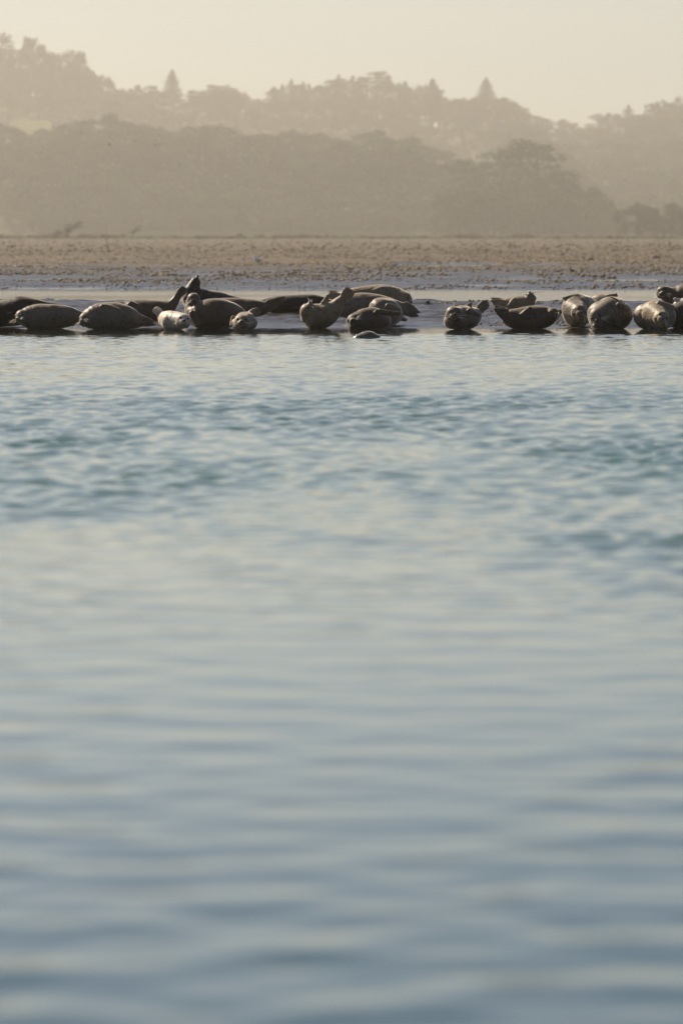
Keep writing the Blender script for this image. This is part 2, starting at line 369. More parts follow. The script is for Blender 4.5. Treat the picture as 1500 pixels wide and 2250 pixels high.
class Shape:
    """collects closed overlapping volumes for one mesh"""
    def __init__(self): self.v = []; self.f = []; self.n = 0
    def put(self, v, f):
        self.v.extend([tuple(p) for p in v]); self.f.extend([tuple(i + self.n for i in q) for q in f]); self.n += len(v)
    def tube(self, pts, rad, seg=16, flat=None, ref=None):
        """pts (n,3); rad (n,) or (n,2) radii across 'ref' and the other axis"""
        pts = np.asarray(pts, float); rad = np.asarray(rad, float)
        if rad.ndim == 1: rad = np.stack([rad, rad], 1)
        n = len(pts); T = np.gradient(pts, axis=0); T /= np.linalg.norm(T, axis=1)[:, None] + 1e-9
        if ref is None: ref = np.array([0, 0, 1.0]) if abs(T[0][2]) < 0.8 else np.array([0, 1.0, 0])
        a = np.asarray(ref, float); V = []
        for i in range(n):
            a = a - T[i] * a.dot(T[i]); a /= np.linalg.norm(a) + 1e-9; b = np.cross(T[i], a)
            for k in range(seg):
                q = 2 * math.pi * k / seg
                V.append(pts[i] + a * rad[i, 0] * math.cos(q) + b * rad[i, 1] * math.sin(q))
        c0, c1 = len(V), len(V) + 1
        V.append(pts[0] - T[0] * rad[0].min() * 0.6); V.append(pts[-1] + T[-1] * rad[-1].min() * 0.6)
        F = []
        for i in range(n - 1):
            for k in range(seg):
                k2 = (k + 1) % seg
                F.append((i * seg + k, i * seg + k2, (i + 1) * seg + k2, (i + 1) * seg + k))
        for k in range(seg):
            k2 = (k + 1) % seg
            F.append((c0, k2, k)); F.append((c1, (n - 1) * seg + k, (n - 1) * seg + k2))
        self.put(V, F)
    def ball(self, c, rad, axes=None, nu=16, nv=10):
        c = np.asarray(c, float); rad = np.broadcast_to(np.asarray(rad, float), (3,))
        A = np.eye(3) if axes is None else np.asarray(axes, float)
        V = [c + A[2] * rad[2], c - A[2] * rad[2]]
        for j in range(1, nv):
            ph = math.pi * j / nv
            for k in range(nu):
                th = 2 * math.pi * k / nu
                V.append(c + A[0] * rad[0] * math.sin(ph) * math.cos(th) + A[1] * rad[1] * math.sin(ph) * math.sin(th) + A[2] * rad[2] * math.cos(ph))
        F = []
        for k in range(nu):
            k2 = (k + 1) % nu
            F.append((0, 2 + k, 2 + k2)); b = 2 + (nv - 2) * nu; F.append((1, b + k2, b + k))
            for j in range(nv - 2):
                r0, r1 = 2 + j * nu, 2 + (j + 1) * nu
                F.append((r0 + k, r1 + k, r1 + k2, r0 + k2))
        self.put(V, F)
    def mesh(self, name, smooth=True):
        me = bpy.data.meshes.new(name); me.from_pydata(self.v, [], self.f); me.update()
        if smooth: me.polygons.foreach_set('use_smooth', [True] * len(me.polygons))
        return me
    def fused(self, name, voxel=0.013, smooth=5):
        """one continuous skin round all the volumes"""
        src = self.mesh(name + '_volumes', False)
        o = bpy.data.objects.new('fuse', src); COL.objects.link(o)
        md = o.modifiers.new('r', 'REMESH'); md.mode = 'VOXEL'; md.voxel_size = voxel; md.use_smooth_shade = True
        ms = o.modifiers.new('s', 'SMOOTH'); ms.factor = 0.5; ms.iterations = smooth
        dg = bpy.context.evaluated_depsgraph_get()
        me = bpy.data.meshes.new_from_object(o.evaluated_get(dg)); me.name = name
        bpy.data.objects.remove(o); bpy.data.meshes.remove(src)
        me.polygons.foreach_set('use_smooth', [True] * len(me.polygons))
        return me

def unit(v): v = np.asarray(v, float); return v / (np.linalg.norm(v) + 1e-9)

def paddle(S, p0, p1, width, bend=0.0, claws=True, side=None):
    """fore flipper from p0 to p1: a flat blade ending in five clawed digits"""
    p0, p1 = np.array(p0), np.array(p1); d = unit(p1 - p0); L = np.linalg.norm(p1 - p0)
    side = unit(np.cross(d, (0, 1, 0))) if side is None else unit(side)
    nrm = np.cross(d, side)
    ts = np.linspace(0, 1, 8); pts = [p0 + (p1 - p0) * t + nrm * bend * L * math.sin(math.pi * t) for t in ts]
    hw = width * np.interp(ts, [0, .3, .7, 1], [.75, 1.0, .95, .62]); th = np.interp(ts, [0, .6, 1], [.034, .024, .016])
    S.tube(pts, np.stack([hw, th], 1), 14, ref=side)
    if claws:
        for k in range(5):
            o = (k - 2) / 2.0
            b = pts[-1] + side * o * width * 0.55
            S.tube([b - d * width * .5, b, b + d * width * (0.55 - 0.16 * abs(o)) + side * o * width * .2], [.016, .015, .009], 8)

def hind(S, p0, p1, spread, pointed=False):
    """hind flippers: two fans of five digits joined by web, pressed together or slightly apart"""
    p0, p1 = np.array(p0), np.array(p1); d = unit(p1 - p0); L = np.linalg.norm(p1 - p0)
    side = unit(np.cross(d, (0, 1, 0))); dep = unit(np.cross(d, side))
    w0, w1, w2 = (.46, .30, .07) if pointed else (.26, .36, .34)
    for q in (-1, 1):
        base = p0 + dep * q * 0.04 + side * q * spread * 0.06
        dd = unit(d + side * q * 0.07 + dep * q * 0.14)
        for k in range(5):
            o = (k - 2) / 2.0
            ln = L * (1.0 - .10 * abs(o) + .05 * ((k * 3) % 2))
            S.tube([base - dd * 0.06, base + side * o * spread * w0, base + dd * ln * .55 + side * o * spread * w1, base + dd * ln + side * o * spread * w2], [.030, .026, .020, .011], 8)
        S.tube([base - dd * .04, base + dd * L * .4, base + dd * L * .78], [[spread * w0, .024], [spread * w1, .018], [spread * w2, .012]], 12, ref=side)

def seal(label, D, spine, mat, head=None, fore=(), hinds=(), blobs=(), whiskers=True, eyes=True, voxel=0.016):
    """spine: tail to neck as (px, py, dv, r): photo pixel, metres further away, radius in pixels"""
    m = D / FPX
    W = lambda q: np.array(at(q[0], q[1], D + q[2]))
    pts = np.array([np.append(W(q), q[3] * m) for q in spine])
    cs = catmull(pts, 8 * len(spine))
    cs[:, 3] = np.maximum(cs[:, 3], 0.02)
    # rolls of blubber at the neck
    t = np.linspace(0, 1, len(cs)); cs[:, 3] *= 1 + 0.028 * np.sin(t * 55 + spine[0][0]) * sst(0.70, 0.84, t)
    mid = cs[len(cs) // 2]; base = np.array([mid[0], mid[1], gz(mid[0], mid[1])])
    S = Shape(); S.tube(cs[:, :3] - base, cs[:, 3], 28)
    for (px, py, dv, rx, ry, rz) in blobs: S.ball(W((px, py, dv)) - base, (rx * m, ry * m, rz * m), nu=24, nv=16)
    for f in fore: paddle(S, W(f[0:3]) - base, W(f[3:6]) - base, f[6] * m, f[7] if len(f) > 7 else 0.0)
    for f in hinds: hind(S, W(f[0:3]) - base, W(f[3:6]) - base, f[6] * m, f[7] if len(f) > 7 else False)
    root = empty('harbor_seal', base)
    tag(root, label, 'seal', "seals hauled out at the water's edge")
    if head:
        hx, hy, hdv, hr, fwd, up = head
        c = W((hx, hy, hdv)) - base; r = hr * m
        f = unit(fwd); up = np.asarray(up, float); uu = unit(up - f * up.dot(f)); s = np.cross(f, uu); A = np.array([f, s, uu])
        loc = lambda a, b, cc: c + (f * a + s * b + uu * cc) * r
        S.ball(loc(0, 0, 0), (1.08 * r, 1.0 * r, 0.93 * r), A)
        S.ball(loc(.80, 0, -.20), (.62 * r, .54 * r, .46 * r), A)
        for q in (-1, 1):
            S.ball(loc(1.06, .24 * q, -.27), .33 * r, A, 12, 8)
            S.ball(loc(.15, .42 * q, -.30), .62 * r, A, 12, 8)
            S.ball(loc(.52, .46 * q, .50), (.22 * r, .22 * r, .12 * r), A, 12, 8)
        S.ball(loc(1.22, 0, -.05), (.24 * r, .22 * r, .2 * r), A, 12, 8)
        S.tube([cs[-1, :3] - base, c], [cs[-1, 3], 0.98 * r], 24)
        if eyes:
            for q in (-1, 1):
                e = Shape(); e.ball(loc(.78, .50 * q, .26), .185 * r, A, 12, 8); link('eye', e.mesh('eye'), M['eye'], root)
        e = Shape(); e.ball(loc(1.40, 0, -.03), (.12 * r, .21 * r, .14 * r), A, 12, 8)
        e.ball(loc(1.36, 0, -.2), (.10 * r, .05 * r, .14 * r), A, 8, 6); link('nose', e.mesh('nose'), M['nose'], root)
        if whiskers:
            rr = random.Random(int(hx * 7 + hy))
            for q in (-1, 1):
                e = Shape()
                for k in range(6):
                    b0 = loc(1.08 + rr.uniform(-.12, .14), (.42 + rr.uniform(0, .1)) * q, -.24 + rr.uniform(-.16, .14))
                    ln = r * rr.uniform(.75, 1.25); dv = unit(s * q * 0.9 + f * rr.uniform(-.1, .5) + uu * rr.uniform(-.75, .25))
                    e.tube([b0, b0 + dv * ln * .5, b0 + dv * ln + np.array([0, 0, -.12 * ln])], [.0030, .0026, .0012], 4)
                link('whiskers', e.mesh('whiskers'), M['whisker'], root)['kind'] = 'stuff'
    # the blubber settles on to the ground (or a little under the water)
    V = np.array(S.v); zc = mid[2] - base[2]; zmin = V[:, 2].min(); j = V[:, 2].argmin()
    gl = gz(V[j, 0] + base[0], V[j, 1] + base[1]) - base[2]; goal = max(gl, -base[2]) - 0.03
    if goal < zmin:
        low = V[:, 2] < zc; V[low, 2] = zc - (zc - V[low, 2]) * (zc - goal) / (zc - zmin)
        S.v = [tuple(q) for q in V]
    bme = S.fused('seal_body', voxel)
    nv = len(bme.vertices); co = np.empty(nv * 3, np.float32); no = np.empty(nv * 3, np.float32)
    bme.vertices.foreach_get('co', co); bme.vertices.foreach_get('normal', no); co = co.reshape(-1, 3); no = no.reshape(-1, 3)
    x_, y_, z_ = co.T.astype(float); k_ = spine[0][0] * .37
    dsp = .005 * N1(x_ * 6 + 3 * z_ + k_, z_ * 6 + 3 * y_) + .0025 * N2(x_ * 13 + k_, z_ * 15 + y_ * 8)
    if head: dsp *= np.clip(np.linalg.norm(co - c, axis=1) / (2.2 * r), .25, 1)
    co = co + no * dsp[:, None]
    bme.vertices.foreach_set('co', co.astype(np.float32).ravel()); bme.update()
    body = link('body', bme, mat, root)
    return root

TAN, PALE, BRN, DRK, GRY = (0.225, 0.168, 0.106), (0.46, 0.40, 0.32), (0.096, 0.067, 0.043), (0.026, 0.018, 0.013), (0.150, 0.117, 0.083)
SPK = (0.040, 0.033, 0.028)
F_tan = fur_mat('fur_tan', TAN, SPK, 0.22, 26); F_pale = fur_mat('fur_pale', PALE, (0.13, 0.11, 0.09), 0.25, 20)
F_brn = fur_mat('fur_brown', BRN, (0.04, 0.03, 0.025), 0.4, 15); F_drk = fur_mat('fur_dark', DRK, (0.12, 0.095, 0.07), 0.25, 14)
F_gry = fur_mat('fur_grey_spotted', GRY, SPK, 0.32, 26); F_spt = fur_mat('fur_heavy_spots', GRY, SPK, 0.6, 22)
F_wet = fur_mat('fur_wet', (0.10, 0.09, 0.08), (0.03, 0.03, 0.03), 0.3, 20, 0.16)
Z_ = (0, 0, 1)
seal('big dark brown seal cut off by the left edge of the picture', 99.6,
     [(134, 671, .1, 5), (106, 677, .05, 15), (76, 681, 0, 27), (45, 681.5, 0, 32), (5, 688, 0, 29), (-40, 693, 0, 25), (-72, 697, 0, 19)], F_drk,
     head=(-86, 698, -.05, 15, (-.9, -.3, .1), Z_))
seal('spotted grey seal lying before the dark one at far left', 98.0,
     [(198, 694, .25, 5), (176, 695, .2, 13), (150, 693, .1, 20.5), (120, 693, 0, 25), (90, 693, 0, 26), (66, 694, -.05, 23), (53, 694, -.1, 18)], F_gry,
     head=(48, 693, -.12, 14.5, (-.55, -.75, -.3), (-.3, 0, 1)), fore=[(98, 681, -.14, 128, 689, -.19, 6)])
seal('plump grey spotted seal, second from the left in the front row, hind flippers trailing right', 97.3,
     [(318, 705, .1, 7), (300, 701, .05, 16), (280, 696, 0, 24), (252, 692.5, 0, 28.5), (226, 692.5, 0, 28.5), (206, 695, -.05, 25), (193, 698, -.1, 19)], F_gry,
     head=(188, 699, -.14, 14.5, (-.5, -.82, -.2), (-.4, 0, 1)), fore=[(222, 671, -.14, 259, 681, -.19, 7)], hinds=[(310, 702, .1, 343, 707, .05, 16, True)])
seal('brown seal lifting its hind flippers up beside the seal with its nose in the air', 102.5,
     [(398, 642, 0, 5), (391, 651, 0, 7.5), (381, 664, 0, 11), (368, 676, 0, 18), (345, 683, 0, 25), (315, 684, 0, 27), (285, 682, 0, 24), (264, 677, 0, 17)], F_brn,
     head=(252, 674, 0, 12.5, (-.85, -.35, .1), Z_), fore=[(284, 665, -.15, 312, 681, -.23, 8)], hinds=[(390, 651, 0, 407, 630, 0, 14)])
seal('dark seal stretching its neck upright with its nose pointing at the sky', 107.5,
     [(566, 676, .3, 6), (549, 671, .25, 12), (507, 668, .15, 20), (480, 665, .1, 25), (450, 664, 0, 29), (427, 660, 0, 26), (421, 644, 0, 19), (426, 627, 0, 15)], F_drk,
     head=(428, 621, 0, 12.5, (.30, -.12, .95), (-.9, -.25, .3)), fore=[(455, 650, -.2, 478, 668, -.25, 8)])
seal('large dark-bellied seal with raised head facing the camera, between the two pups', 98.4,
     [(546, 700, .5, 8), (530, 697, .35, 18), (505, 690, .2, 28), (475, 688, 0, 33), (446, 690, 0, 31), (429, 687, .08, 24), (422, 672, .15, 17), (424, 661, .15, 15)], F_brn,
     head=(425, 656, .05, 14.5, (.12, -.97, -.12), Z_), fore=[(420, 684, -.22, 434, 711, -.3, 9, .1)])
seal('long brown seal with hind flippers pointing right, behind the large dark-bellied one', 105.2,
     [(592, 675, 0, 8), (575, 676, 0, 16), (545, 676, 0, 20.5), (510, 677, 0, 23), (475, 677, 0, 22), (452, 676, .1, 18)], F_brn,
     head=(440, 674, .2, 12.5, (-.9, -.2, .2), Z_), hinds=[(590, 671, 0, 629, 654, 0, 20, True)])
seal('small pale pup with sunlit white flank and one flipper raised at left', 97.0,
     [(351, 689, .4, 6), (360, 698, .3, 15), (374, 702, .1, 20), (389, 703.5, -.05, 20)], F_pale,
     head=(402, 703, -.22, 16, (.15, -.96, .03), (.15, 0, 1)), hinds=[(356, 691, .4, 338, 677, .4, 15)], blobs=[(372, 704, .05, 18, 22, 19)])
seal('round small pup facing the camera with hind flippers up at right', 96.5,
     [(550, 691, .62, 6), (546, 700, .45, 14), (541, 705, .25, 21), (537, 706.5, .05, 22)], F_tan,
     head=(532, 706, -.15, 17.5, (-.06, -.98, .05), Z_), hinds=[(547, 693, .6, 572, 680, .6, 17)], blobs=[(545, 710, .1, 21, 26, 17), (524, 711, .0, 16, 22, 15)],
     fore=[(512, 694, 0, 508, 716, -.05, 5)])
seal('dark seal lying lengthwise in the middle distance left of the belly-up one', 108.3,
     [(560, 670, 0, 6), (580, 669, 0, 13), (610, 668.5, 0, 18.5), (650, 668, 0, 21), (690, 668, 0, 21.5), (715, 672, 0, 18), (732, 676, 0, 13)], F_drk,
     head=(742, 676, 0, 12, (.9, -.2, .1), Z_), eyes=False)
seal('belly-up seal bent like a banana, nose and hind flippers in the air', 98.3,
     [(759, 650, 0, 7.5), (747, 662, 0, 12), (737, 675, 0, 18), (722, 686, 0, 24), (705, 692, 0, 25.5), (689, 691.5, 0, 26), (678, 688, 0, 22)], F_tan,
     head=(674, 684, -.04, 17, (.25, -.42, .87), (-.92, -.35, 0)), fore=[(704, 674, -.06, 721, 650, -.06, 6)], hinds=[(757, 652, 0, 772, 635, 0, 26)])
seal('pale tan seal on top at the back of the middle group, head drooping right', 112.5,
     [(736, 650, 0, 7), (748, 652, 0, 11), (767, 651, 0, 18), (806, 649.5, 0, 22.5), (841, 648, 0, 23.5), (866, 650, 0, 21), (880, 652, -.05, 17)], F_tan,
     head=(889, 654, -.1, 15, (.72, -.55, -.42), (.3, 0, 1)), fore=[(842, 633, -.14, 812, 646, -.2, 7)], hinds=[(744, 649, 0, 721, 644, 0, 16)])
seal('heavily spotted seal with pointed hind flippers right, behind the pair in the middle', 105.6,
     [(895, 676, 0, 8), (876, 676, 0, 15), (847, 673.5, 0, 23), (817, 670, 0, 26), (785, 670, 0, 26.5), (762, 673, 0, 22), (750, 675, 0, 16)], F_spt,
     head=(740, 676, 0, 13, (-.85, -.3, .1), Z_), hinds=[(888, 674, 0, 922, 686, 0, 20, True)])
seal('round grey seal tucked behind the sleeping one that stretches a flipper', 99.8,
     [(872, 694, .95, 8), (864, 690, .62, 22), (850, 686, .25, 31), (836, 685.5, 0, 32), (822, 690, -.05, 27)], F_gry,
     fore=[(848, 669, -.27, 876, 682, -.2, 8)], hinds=[(872, 695, .9, 886, 702, 1.1, 9)])
seal('sleeping brown seal resting its face left with one flipper stretched right', 97.3,
     [(852, 705, .4, 10), (840, 702, .22, 18), (820, 698.5, .05, 23.5), (802, 699.5, -.05, 23), (788, 703, -.13, 19.5)], F_brn,
     head=(777, 704, -.24, 16.5, (-.22, -.95, .1), (-.6, 0, .8)), fore=[(824, 684, -.16, 876, 689, -.12, 7)])
seal('wet back of a swimming seal showing above the water', 89.6,
     [(774, 747, 0, 6), (790, 744, 0, 12), (808, 742.5, 0, 17), (825, 745, 0, 12), (838, 749, 0, 6)], F_wet)
seal('seal staring at the camera alone between the two middle gaps, hind flippers raised right', 97.1,
     [(1049, 686, .8, 8), (1041, 692, .6, 18), (1030, 696, .35, 24), (1016, 697, .12, 27), (1004, 697, -.08, 25)], F_gry,
     head=(996, 688, -.26, 18, (.10, -.98, -.05), (.05, 0, 1)), hinds=[(1044, 686, .7, 1072, 663, .7, 19)],
     fore=[(1028, 680, -.14, 1052, 693, -.16, 7), (1022, 673, .2, 1034, 669, .2, 5)], blobs=[(992, 704, -.05, 18, 24, 16), (1030, 703, .1, 22, 26, 17)])
seal('small tan seal at the back right, chin raised, flippers left', 109.2,
     [(1098, 666, 0, 7.5), (1114, 667, 0, 13), (1132, 668, 0, 17.5), (1150, 667, 0, 18.5), (1160, 664, 0, 16)], F_tan,
     head=(1164, 656, -.03, 13, (-.08, -.55, .83), (-.3, .9, .3)), hinds=[(1100, 666, 0, 1077, 656, 0, 18, True)], fore=[(1132, 655, -.13, 1118, 672, -.17, 6)])
seal('smiling brown seal with closed eyes, nose lifted right and pale rump', 97.9,
     [(1106, 687, 0, 8), (1114, 694, 0, 15.5), (1135, 696.5, 0, 20.5), (1160, 695, 0, 23.5), (1182, 694, 0, 23.5), (1199, 693, 0, 21), (1208, 692, -.03, 18)], F_brn,
     head=(1213, 690, -.08, 15.5, (.82, -.33, .45), (-.45, .1, .85)), eyes=False, fore=[(1168, 676, -.15, 1147, 692, -.18, 7)], hinds=[(1108, 688, 0, 1085, 674, 0, 22, True)])
seal('speckled pale seal with folded face, right behind the smiling seal’s nose'.replace('’', "'"), 99.3,
     [(1290, 676, 1.0, 14), (1285, 677, .7, 26), (1276, 678, .4, 33), (1267, 678.5, .1, 34), (1264, 682, -.08, 30)], F_gry,
     head=(1272, 683, -.33, 17, (.18, -.95, -.12), (.5, 0, .85)), fore=[(1270, 647, -.02, 1236, 655, -.04, 4)])
seal('biggest round spotted seal, head bowed at its lower left', 97.7,
     [(1356, 688, .95, 16), (1352, 686, .6, 29), (1346, 684.5, .25, 33), (1338, 685, 0, 33.5)], F_spt,
     head=(1312, 692, -.26, 19, (-.1, -.88, -.4), (-.4, 0, .9)), blobs=[(1354, 690, .2, 35, 36, 30), (1322, 690, 0, 33, 30, 30)],
     fore=[(1356, 667, -.22, 1380, 681, -.15, 7)])
seal('tan seal mostly hidden behind the biggest round one, dark flipper on top', 104.2,
     [(1345, 678, .6, 14), (1333, 674, .3, 25), (1321, 672, 0, 28), (1309, 675, -.1, 24)], F_tan, fore=[(1326, 652, -.06, 1354, 648, -.1, 5, .12)])
seal('curled tan seal facing the camera with whiskers lit, near the right edge', 97.3,
     [(1422, 698, .95, 14), (1427, 694, .6, 27), (1434, 691, .25, 31), (1441, 690.5, 0, 31)], F_tan,
     head=(1453, 697, -.32, 17, (.06, -.97, -.05), (.5, 0, .85)), blobs=[(1424, 693, .2, 33, 32, 28), (1453, 693, .02, 32, 30, 29)],
     fore=[(1444, 665, -.12, 1480, 675, -.12, 7)])
seal('dark seal cut off by the right edge beside the curled tan one', 98.6,
     [(1572, 700, .1, 12), (1545, 694, .05, 23), (1512, 690, 0, 30), (1486, 692, 0, 27), (1474, 696, .1, 20)], F_drk,
     head=(1468, 700, .25, 14, (-.9, -.1, .1), Z_), eyes=False, whiskers=False)
seal('alert seal at the upper right edge turning its face to the camera', 109.3,
     [(1630, 670, .3, 8), (1595, 664, .2, 17), (1552, 656, .1, 27), (1512, 651, 0, 30), (1484, 650, 0, 23), (1468, 647, -.03, 17)], F_brn,
     head=(1457, 641, -.1, 15.5, (-.16, -.98, -.05), Z_))
seal('pale sliver of a seal back between the dark one and the alert one at right', 103.4,
     [(1482, 684, 0, 14), (1495, 679, 0, 22), (1518, 677, 0, 25), (1550, 680, 0, 20), (1575, 686, 0, 10)], F_pale, fore=[(1496, 661, -.05, 1481, 656, -.05, 4)])

# ------------------------------------------------------------------ trees
def leaf_mesh(name, clumps, n_per, size, seed, droop=0.0):
    """crown of leaf-sprays: clumps = list of (centre, radii)"""
    rg = np.random.default_rng(seed); V = []; 
    for c, rad in clumps:
        d = rg.normal(size=(n_per, 3)); d /= np.linalg.norm(d, axis=1)[:, None]
        rr = rg.random((n_per, 1)) ** 0.45
        p = np.asarray(c) + d * rr * np.asarray(rad)
        a = rg.normal(size=(n_per, 3)); a /= np.linalg.norm(a, axis=1)[:, None]; a[:, 2] -= droop
        b = np.cross(a, rg.normal(size=(n_per, 3))); b /= np.linalg.norm(b, axis=1)[:, None]
        s = size * rg.uniform(.6, 1.4, (n_per, 1))
        V.append(np.stack([p - a * s, p + b * s * .55, p + a * s, p - b * s * .55], 1))
    V = np.concatenate(V).reshape(-1, 3)
    return mesh_np(name, V, np.arange(len(V)).reshape(-1, 4), smooth=False)

def trunk_mesh(name, h, r, limbs, lean=(0, 0)):
    S = Shape(); top = np.array([lean[0], lean[1], h])
    S.tube([(0, 0, -1.0), (lean[0] * .2, lean[1] * .2, h * .35), top * .7, top], [r * 1.3, r, r * .7, r * .25], 8)
    for (z0, tip) in limbs:
        b = top * z0; b[2] = h * z0; tip = np.array(tip); mdl = (b + tip) / 2 + np.array([0, 0, -0.06 * h])
        S.tube([b, mdl, tip], [r * .5, r * .32, r * .1], 6)
    return S.mesh(name)

def proto(kind, seed):
    """unit tree of height 1 (scaled when placed): returns (trunk mesh, crown mesh, leaf material)"""
    rg = random.Random(seed); cl = []; limbs = []
    if kind == 'oak':
        for i in range(34):
            a = rg.uniform(0, 6.283); q = math.sqrt(rg.random()); z = .34 + .50 * math.sqrt(max(0, 1 - q * q)) * rg.uniform(.55, 1.08)
            c = (.52 * q * math.cos(a), .52 * q * math.sin(a), z); rr = rg.uniform(.10, .17); cl.append((c, (rr, rr, rr * .72)))
            if i % 5 == 0: limbs.append((.35, c))
        for i in range(14):
            a = rg.uniform(0, 6.283); q = rg.uniform(.25, .5); rr = rg.uniform(.10, .15); cl.append(((q * math.cos(a), q * math.sin(a), rg.uniform(.08, .34)), (rr, rr, rr * .9)))
        return trunk_mesh('oak_trunk', .7, .04, limbs), leaf_mesh('oak_crown', cl, 110, .022, seed), 'leaf_oak'
    if kind == 'eucalyptus':
        for i in range(24):
            z = .36 + .60 * rg.random(); wd = .17 * math.sin(min(1, (1.04 - z) / .5) * 1.6) + .03; a = rg.uniform(0, 6.283)
            c = (wd * rg.uniform(.3, 1.1) * math.cos(a), wd * rg.uniform(.3, 1.1) * math.sin(a), z); rr = rg.uniform(.045, .085)
            cl.append((c, (rr, rr, rr * 1.15)))
            if i % 3 == 0: limbs.append((max(.2, z - .25), c))
        return trunk_mesh('eucalyptus_trunk', .92, .018, limbs, (rg.uniform(-.04, .04), 0)), leaf_mesh('eucalyptus_crown', cl, 120, .014, seed, .5), 'leaf_euc'
    if kind == 'pine':
        z = .12
        while z < .985:
            wd = .27 * (1 - z) ** .7 * rg.uniform(.6, 1.15) + .012; n = 6 if z < .8 else 4; a0 = rg.random() * 6
            for k in range(n):
                if rg.random() < .12: continue
                a = a0 + 6.283 * k / n; q = wd * rg.uniform(.45, 1.2)
                cl.append(((.55 * q * math.cos(a), .55 * q * math.sin(a), z), (q * .55 + .01, q * .55 + .01, .022)))
                if rg.random() < .4: limbs.append((z, (q * math.cos(a), q * math.sin(a), z - .01)))
            z += .045 + .02 * rg.random()
        cl.append(((0, 0, .985), (.012, .012, .03)))
        return trunk_mesh('pine_trunk', .97, .018, limbs), leaf_mesh('pine_crown', cl, 46, .016, seed), 'leaf_con'
    if kind == 'fir':
        z = .10
        while z < .985:
            wd = .25 * (1 - z) ** .85 * rg.uniform(.85, 1.1) + .010; n = 7 if z < .8 else 4; a0 = rg.random() * 6
            for k in range(n):
                a = a0 + 6.283 * k / n; q = wd * rg.uniform(.7, 1.15)
                cl.append(((.55 * q * math.cos(a), .55 * q * math.sin(a), z), (q * .55 + .01, q * .55 + .01, .024)))
                if rg.random() < .3: limbs.append((z, (q * math.cos(a), q * math.sin(a), z - .01)))
            z += .048 + .012 * rg.random()
        cl.append(((0, 0, .985), (.012, .012, .03)))
        return trunk_mesh('pine_trunk', .97, .018, limbs), leaf_mesh('pine_crown', cl, 46, .016, seed), 'leaf_con'
    if kind == 'cypress':
        for i in range(46):
            z = .18 + .78 * rg.random() ** .9; wd = .42 * (1 - ((z - .35) / .68) ** 2 if z > .35 else 1) ** .5 if z < 1.0 else .1
            a = rg.uniform(0, 6.283); q = wd * rg.uniform(.35, 1.05)
            c = (q * math.cos(a), q * math.sin(a), z); rr = rg.uniform(.07, .13); cl.append((c, (rr * 1.35, rr * 1.35, rr * .45)))
            if i % 5 == 0: limbs.append((max(.15, z - .15), c))
        return trunk_mesh('cypress_trunk', .85, .04, limbs), leaf_mesh('cypress_crown', cl, 95, .017, seed), 'leaf_con'
    if kind == 'scrub':
        for i in range(17):
            t = rg.random(); c = (-.45 + 1.15 * t + rg.uniform(-.2, .2), rg.uniform(-.25, .25), .12 + .78 * t * rg.uniform(.45, 1.05) + .05)
            rr = rg.uniform(.10, .19); cl.append((c, (rr * 1.5, rr, rr * .55))); limbs.append((.3, c))
        return trunk_mesh('scrub_trunk', .6, .022, limbs, (.3, 0)), leaf_mesh('scrub_crown', cl, 90, .026, seed), 'leaf_scrub'

PROTO = {k: [proto(k, 100 * i + s) for s in range(n)] for i, (k, n) in enumerate([('oak', 4), ('eucalyptus', 3), ('pine', 3), ('fir', 2), ('cypress', 2), ('scrub', 2)])}
NAMES = {'oak': 'oak_tree', 'eucalyptus': 'eucalyptus_tree', 'pine': 'pine_tree', 'fir': 'pine_tree', 'cypress': 'cypress_tree', 'scrub': 'scrub_tree'}
n_tree = [0]
def tree(kind, x, y, z, h, wide, label, group, variant=None):
    n_tree[0] += 1; rg = random.Random(n_tree[0] * 31)
    tm, cm, lm = PROTO[kind][(n_tree[0] if variant is None else variant) % len(PROTO[kind])]
    r = empty(NAMES[kind], (x, y, z), rg.uniform(0, 6.28) if kind != 'scrub' else 0.0); r.scale = (h * wide, h * wide, h)
    tag(r, label, 'tree', group)
    link('trunk', tm, M['bark'], r); link('crown', cm, M[lm], r)
    return r
def tree_at(kind, px, py_top, D, h, wide, label, group, variant=None):
    p = at(px, py_top, D); return tree(kind, p.x, p.y, p.z - h, h, wide, label, group, variant)

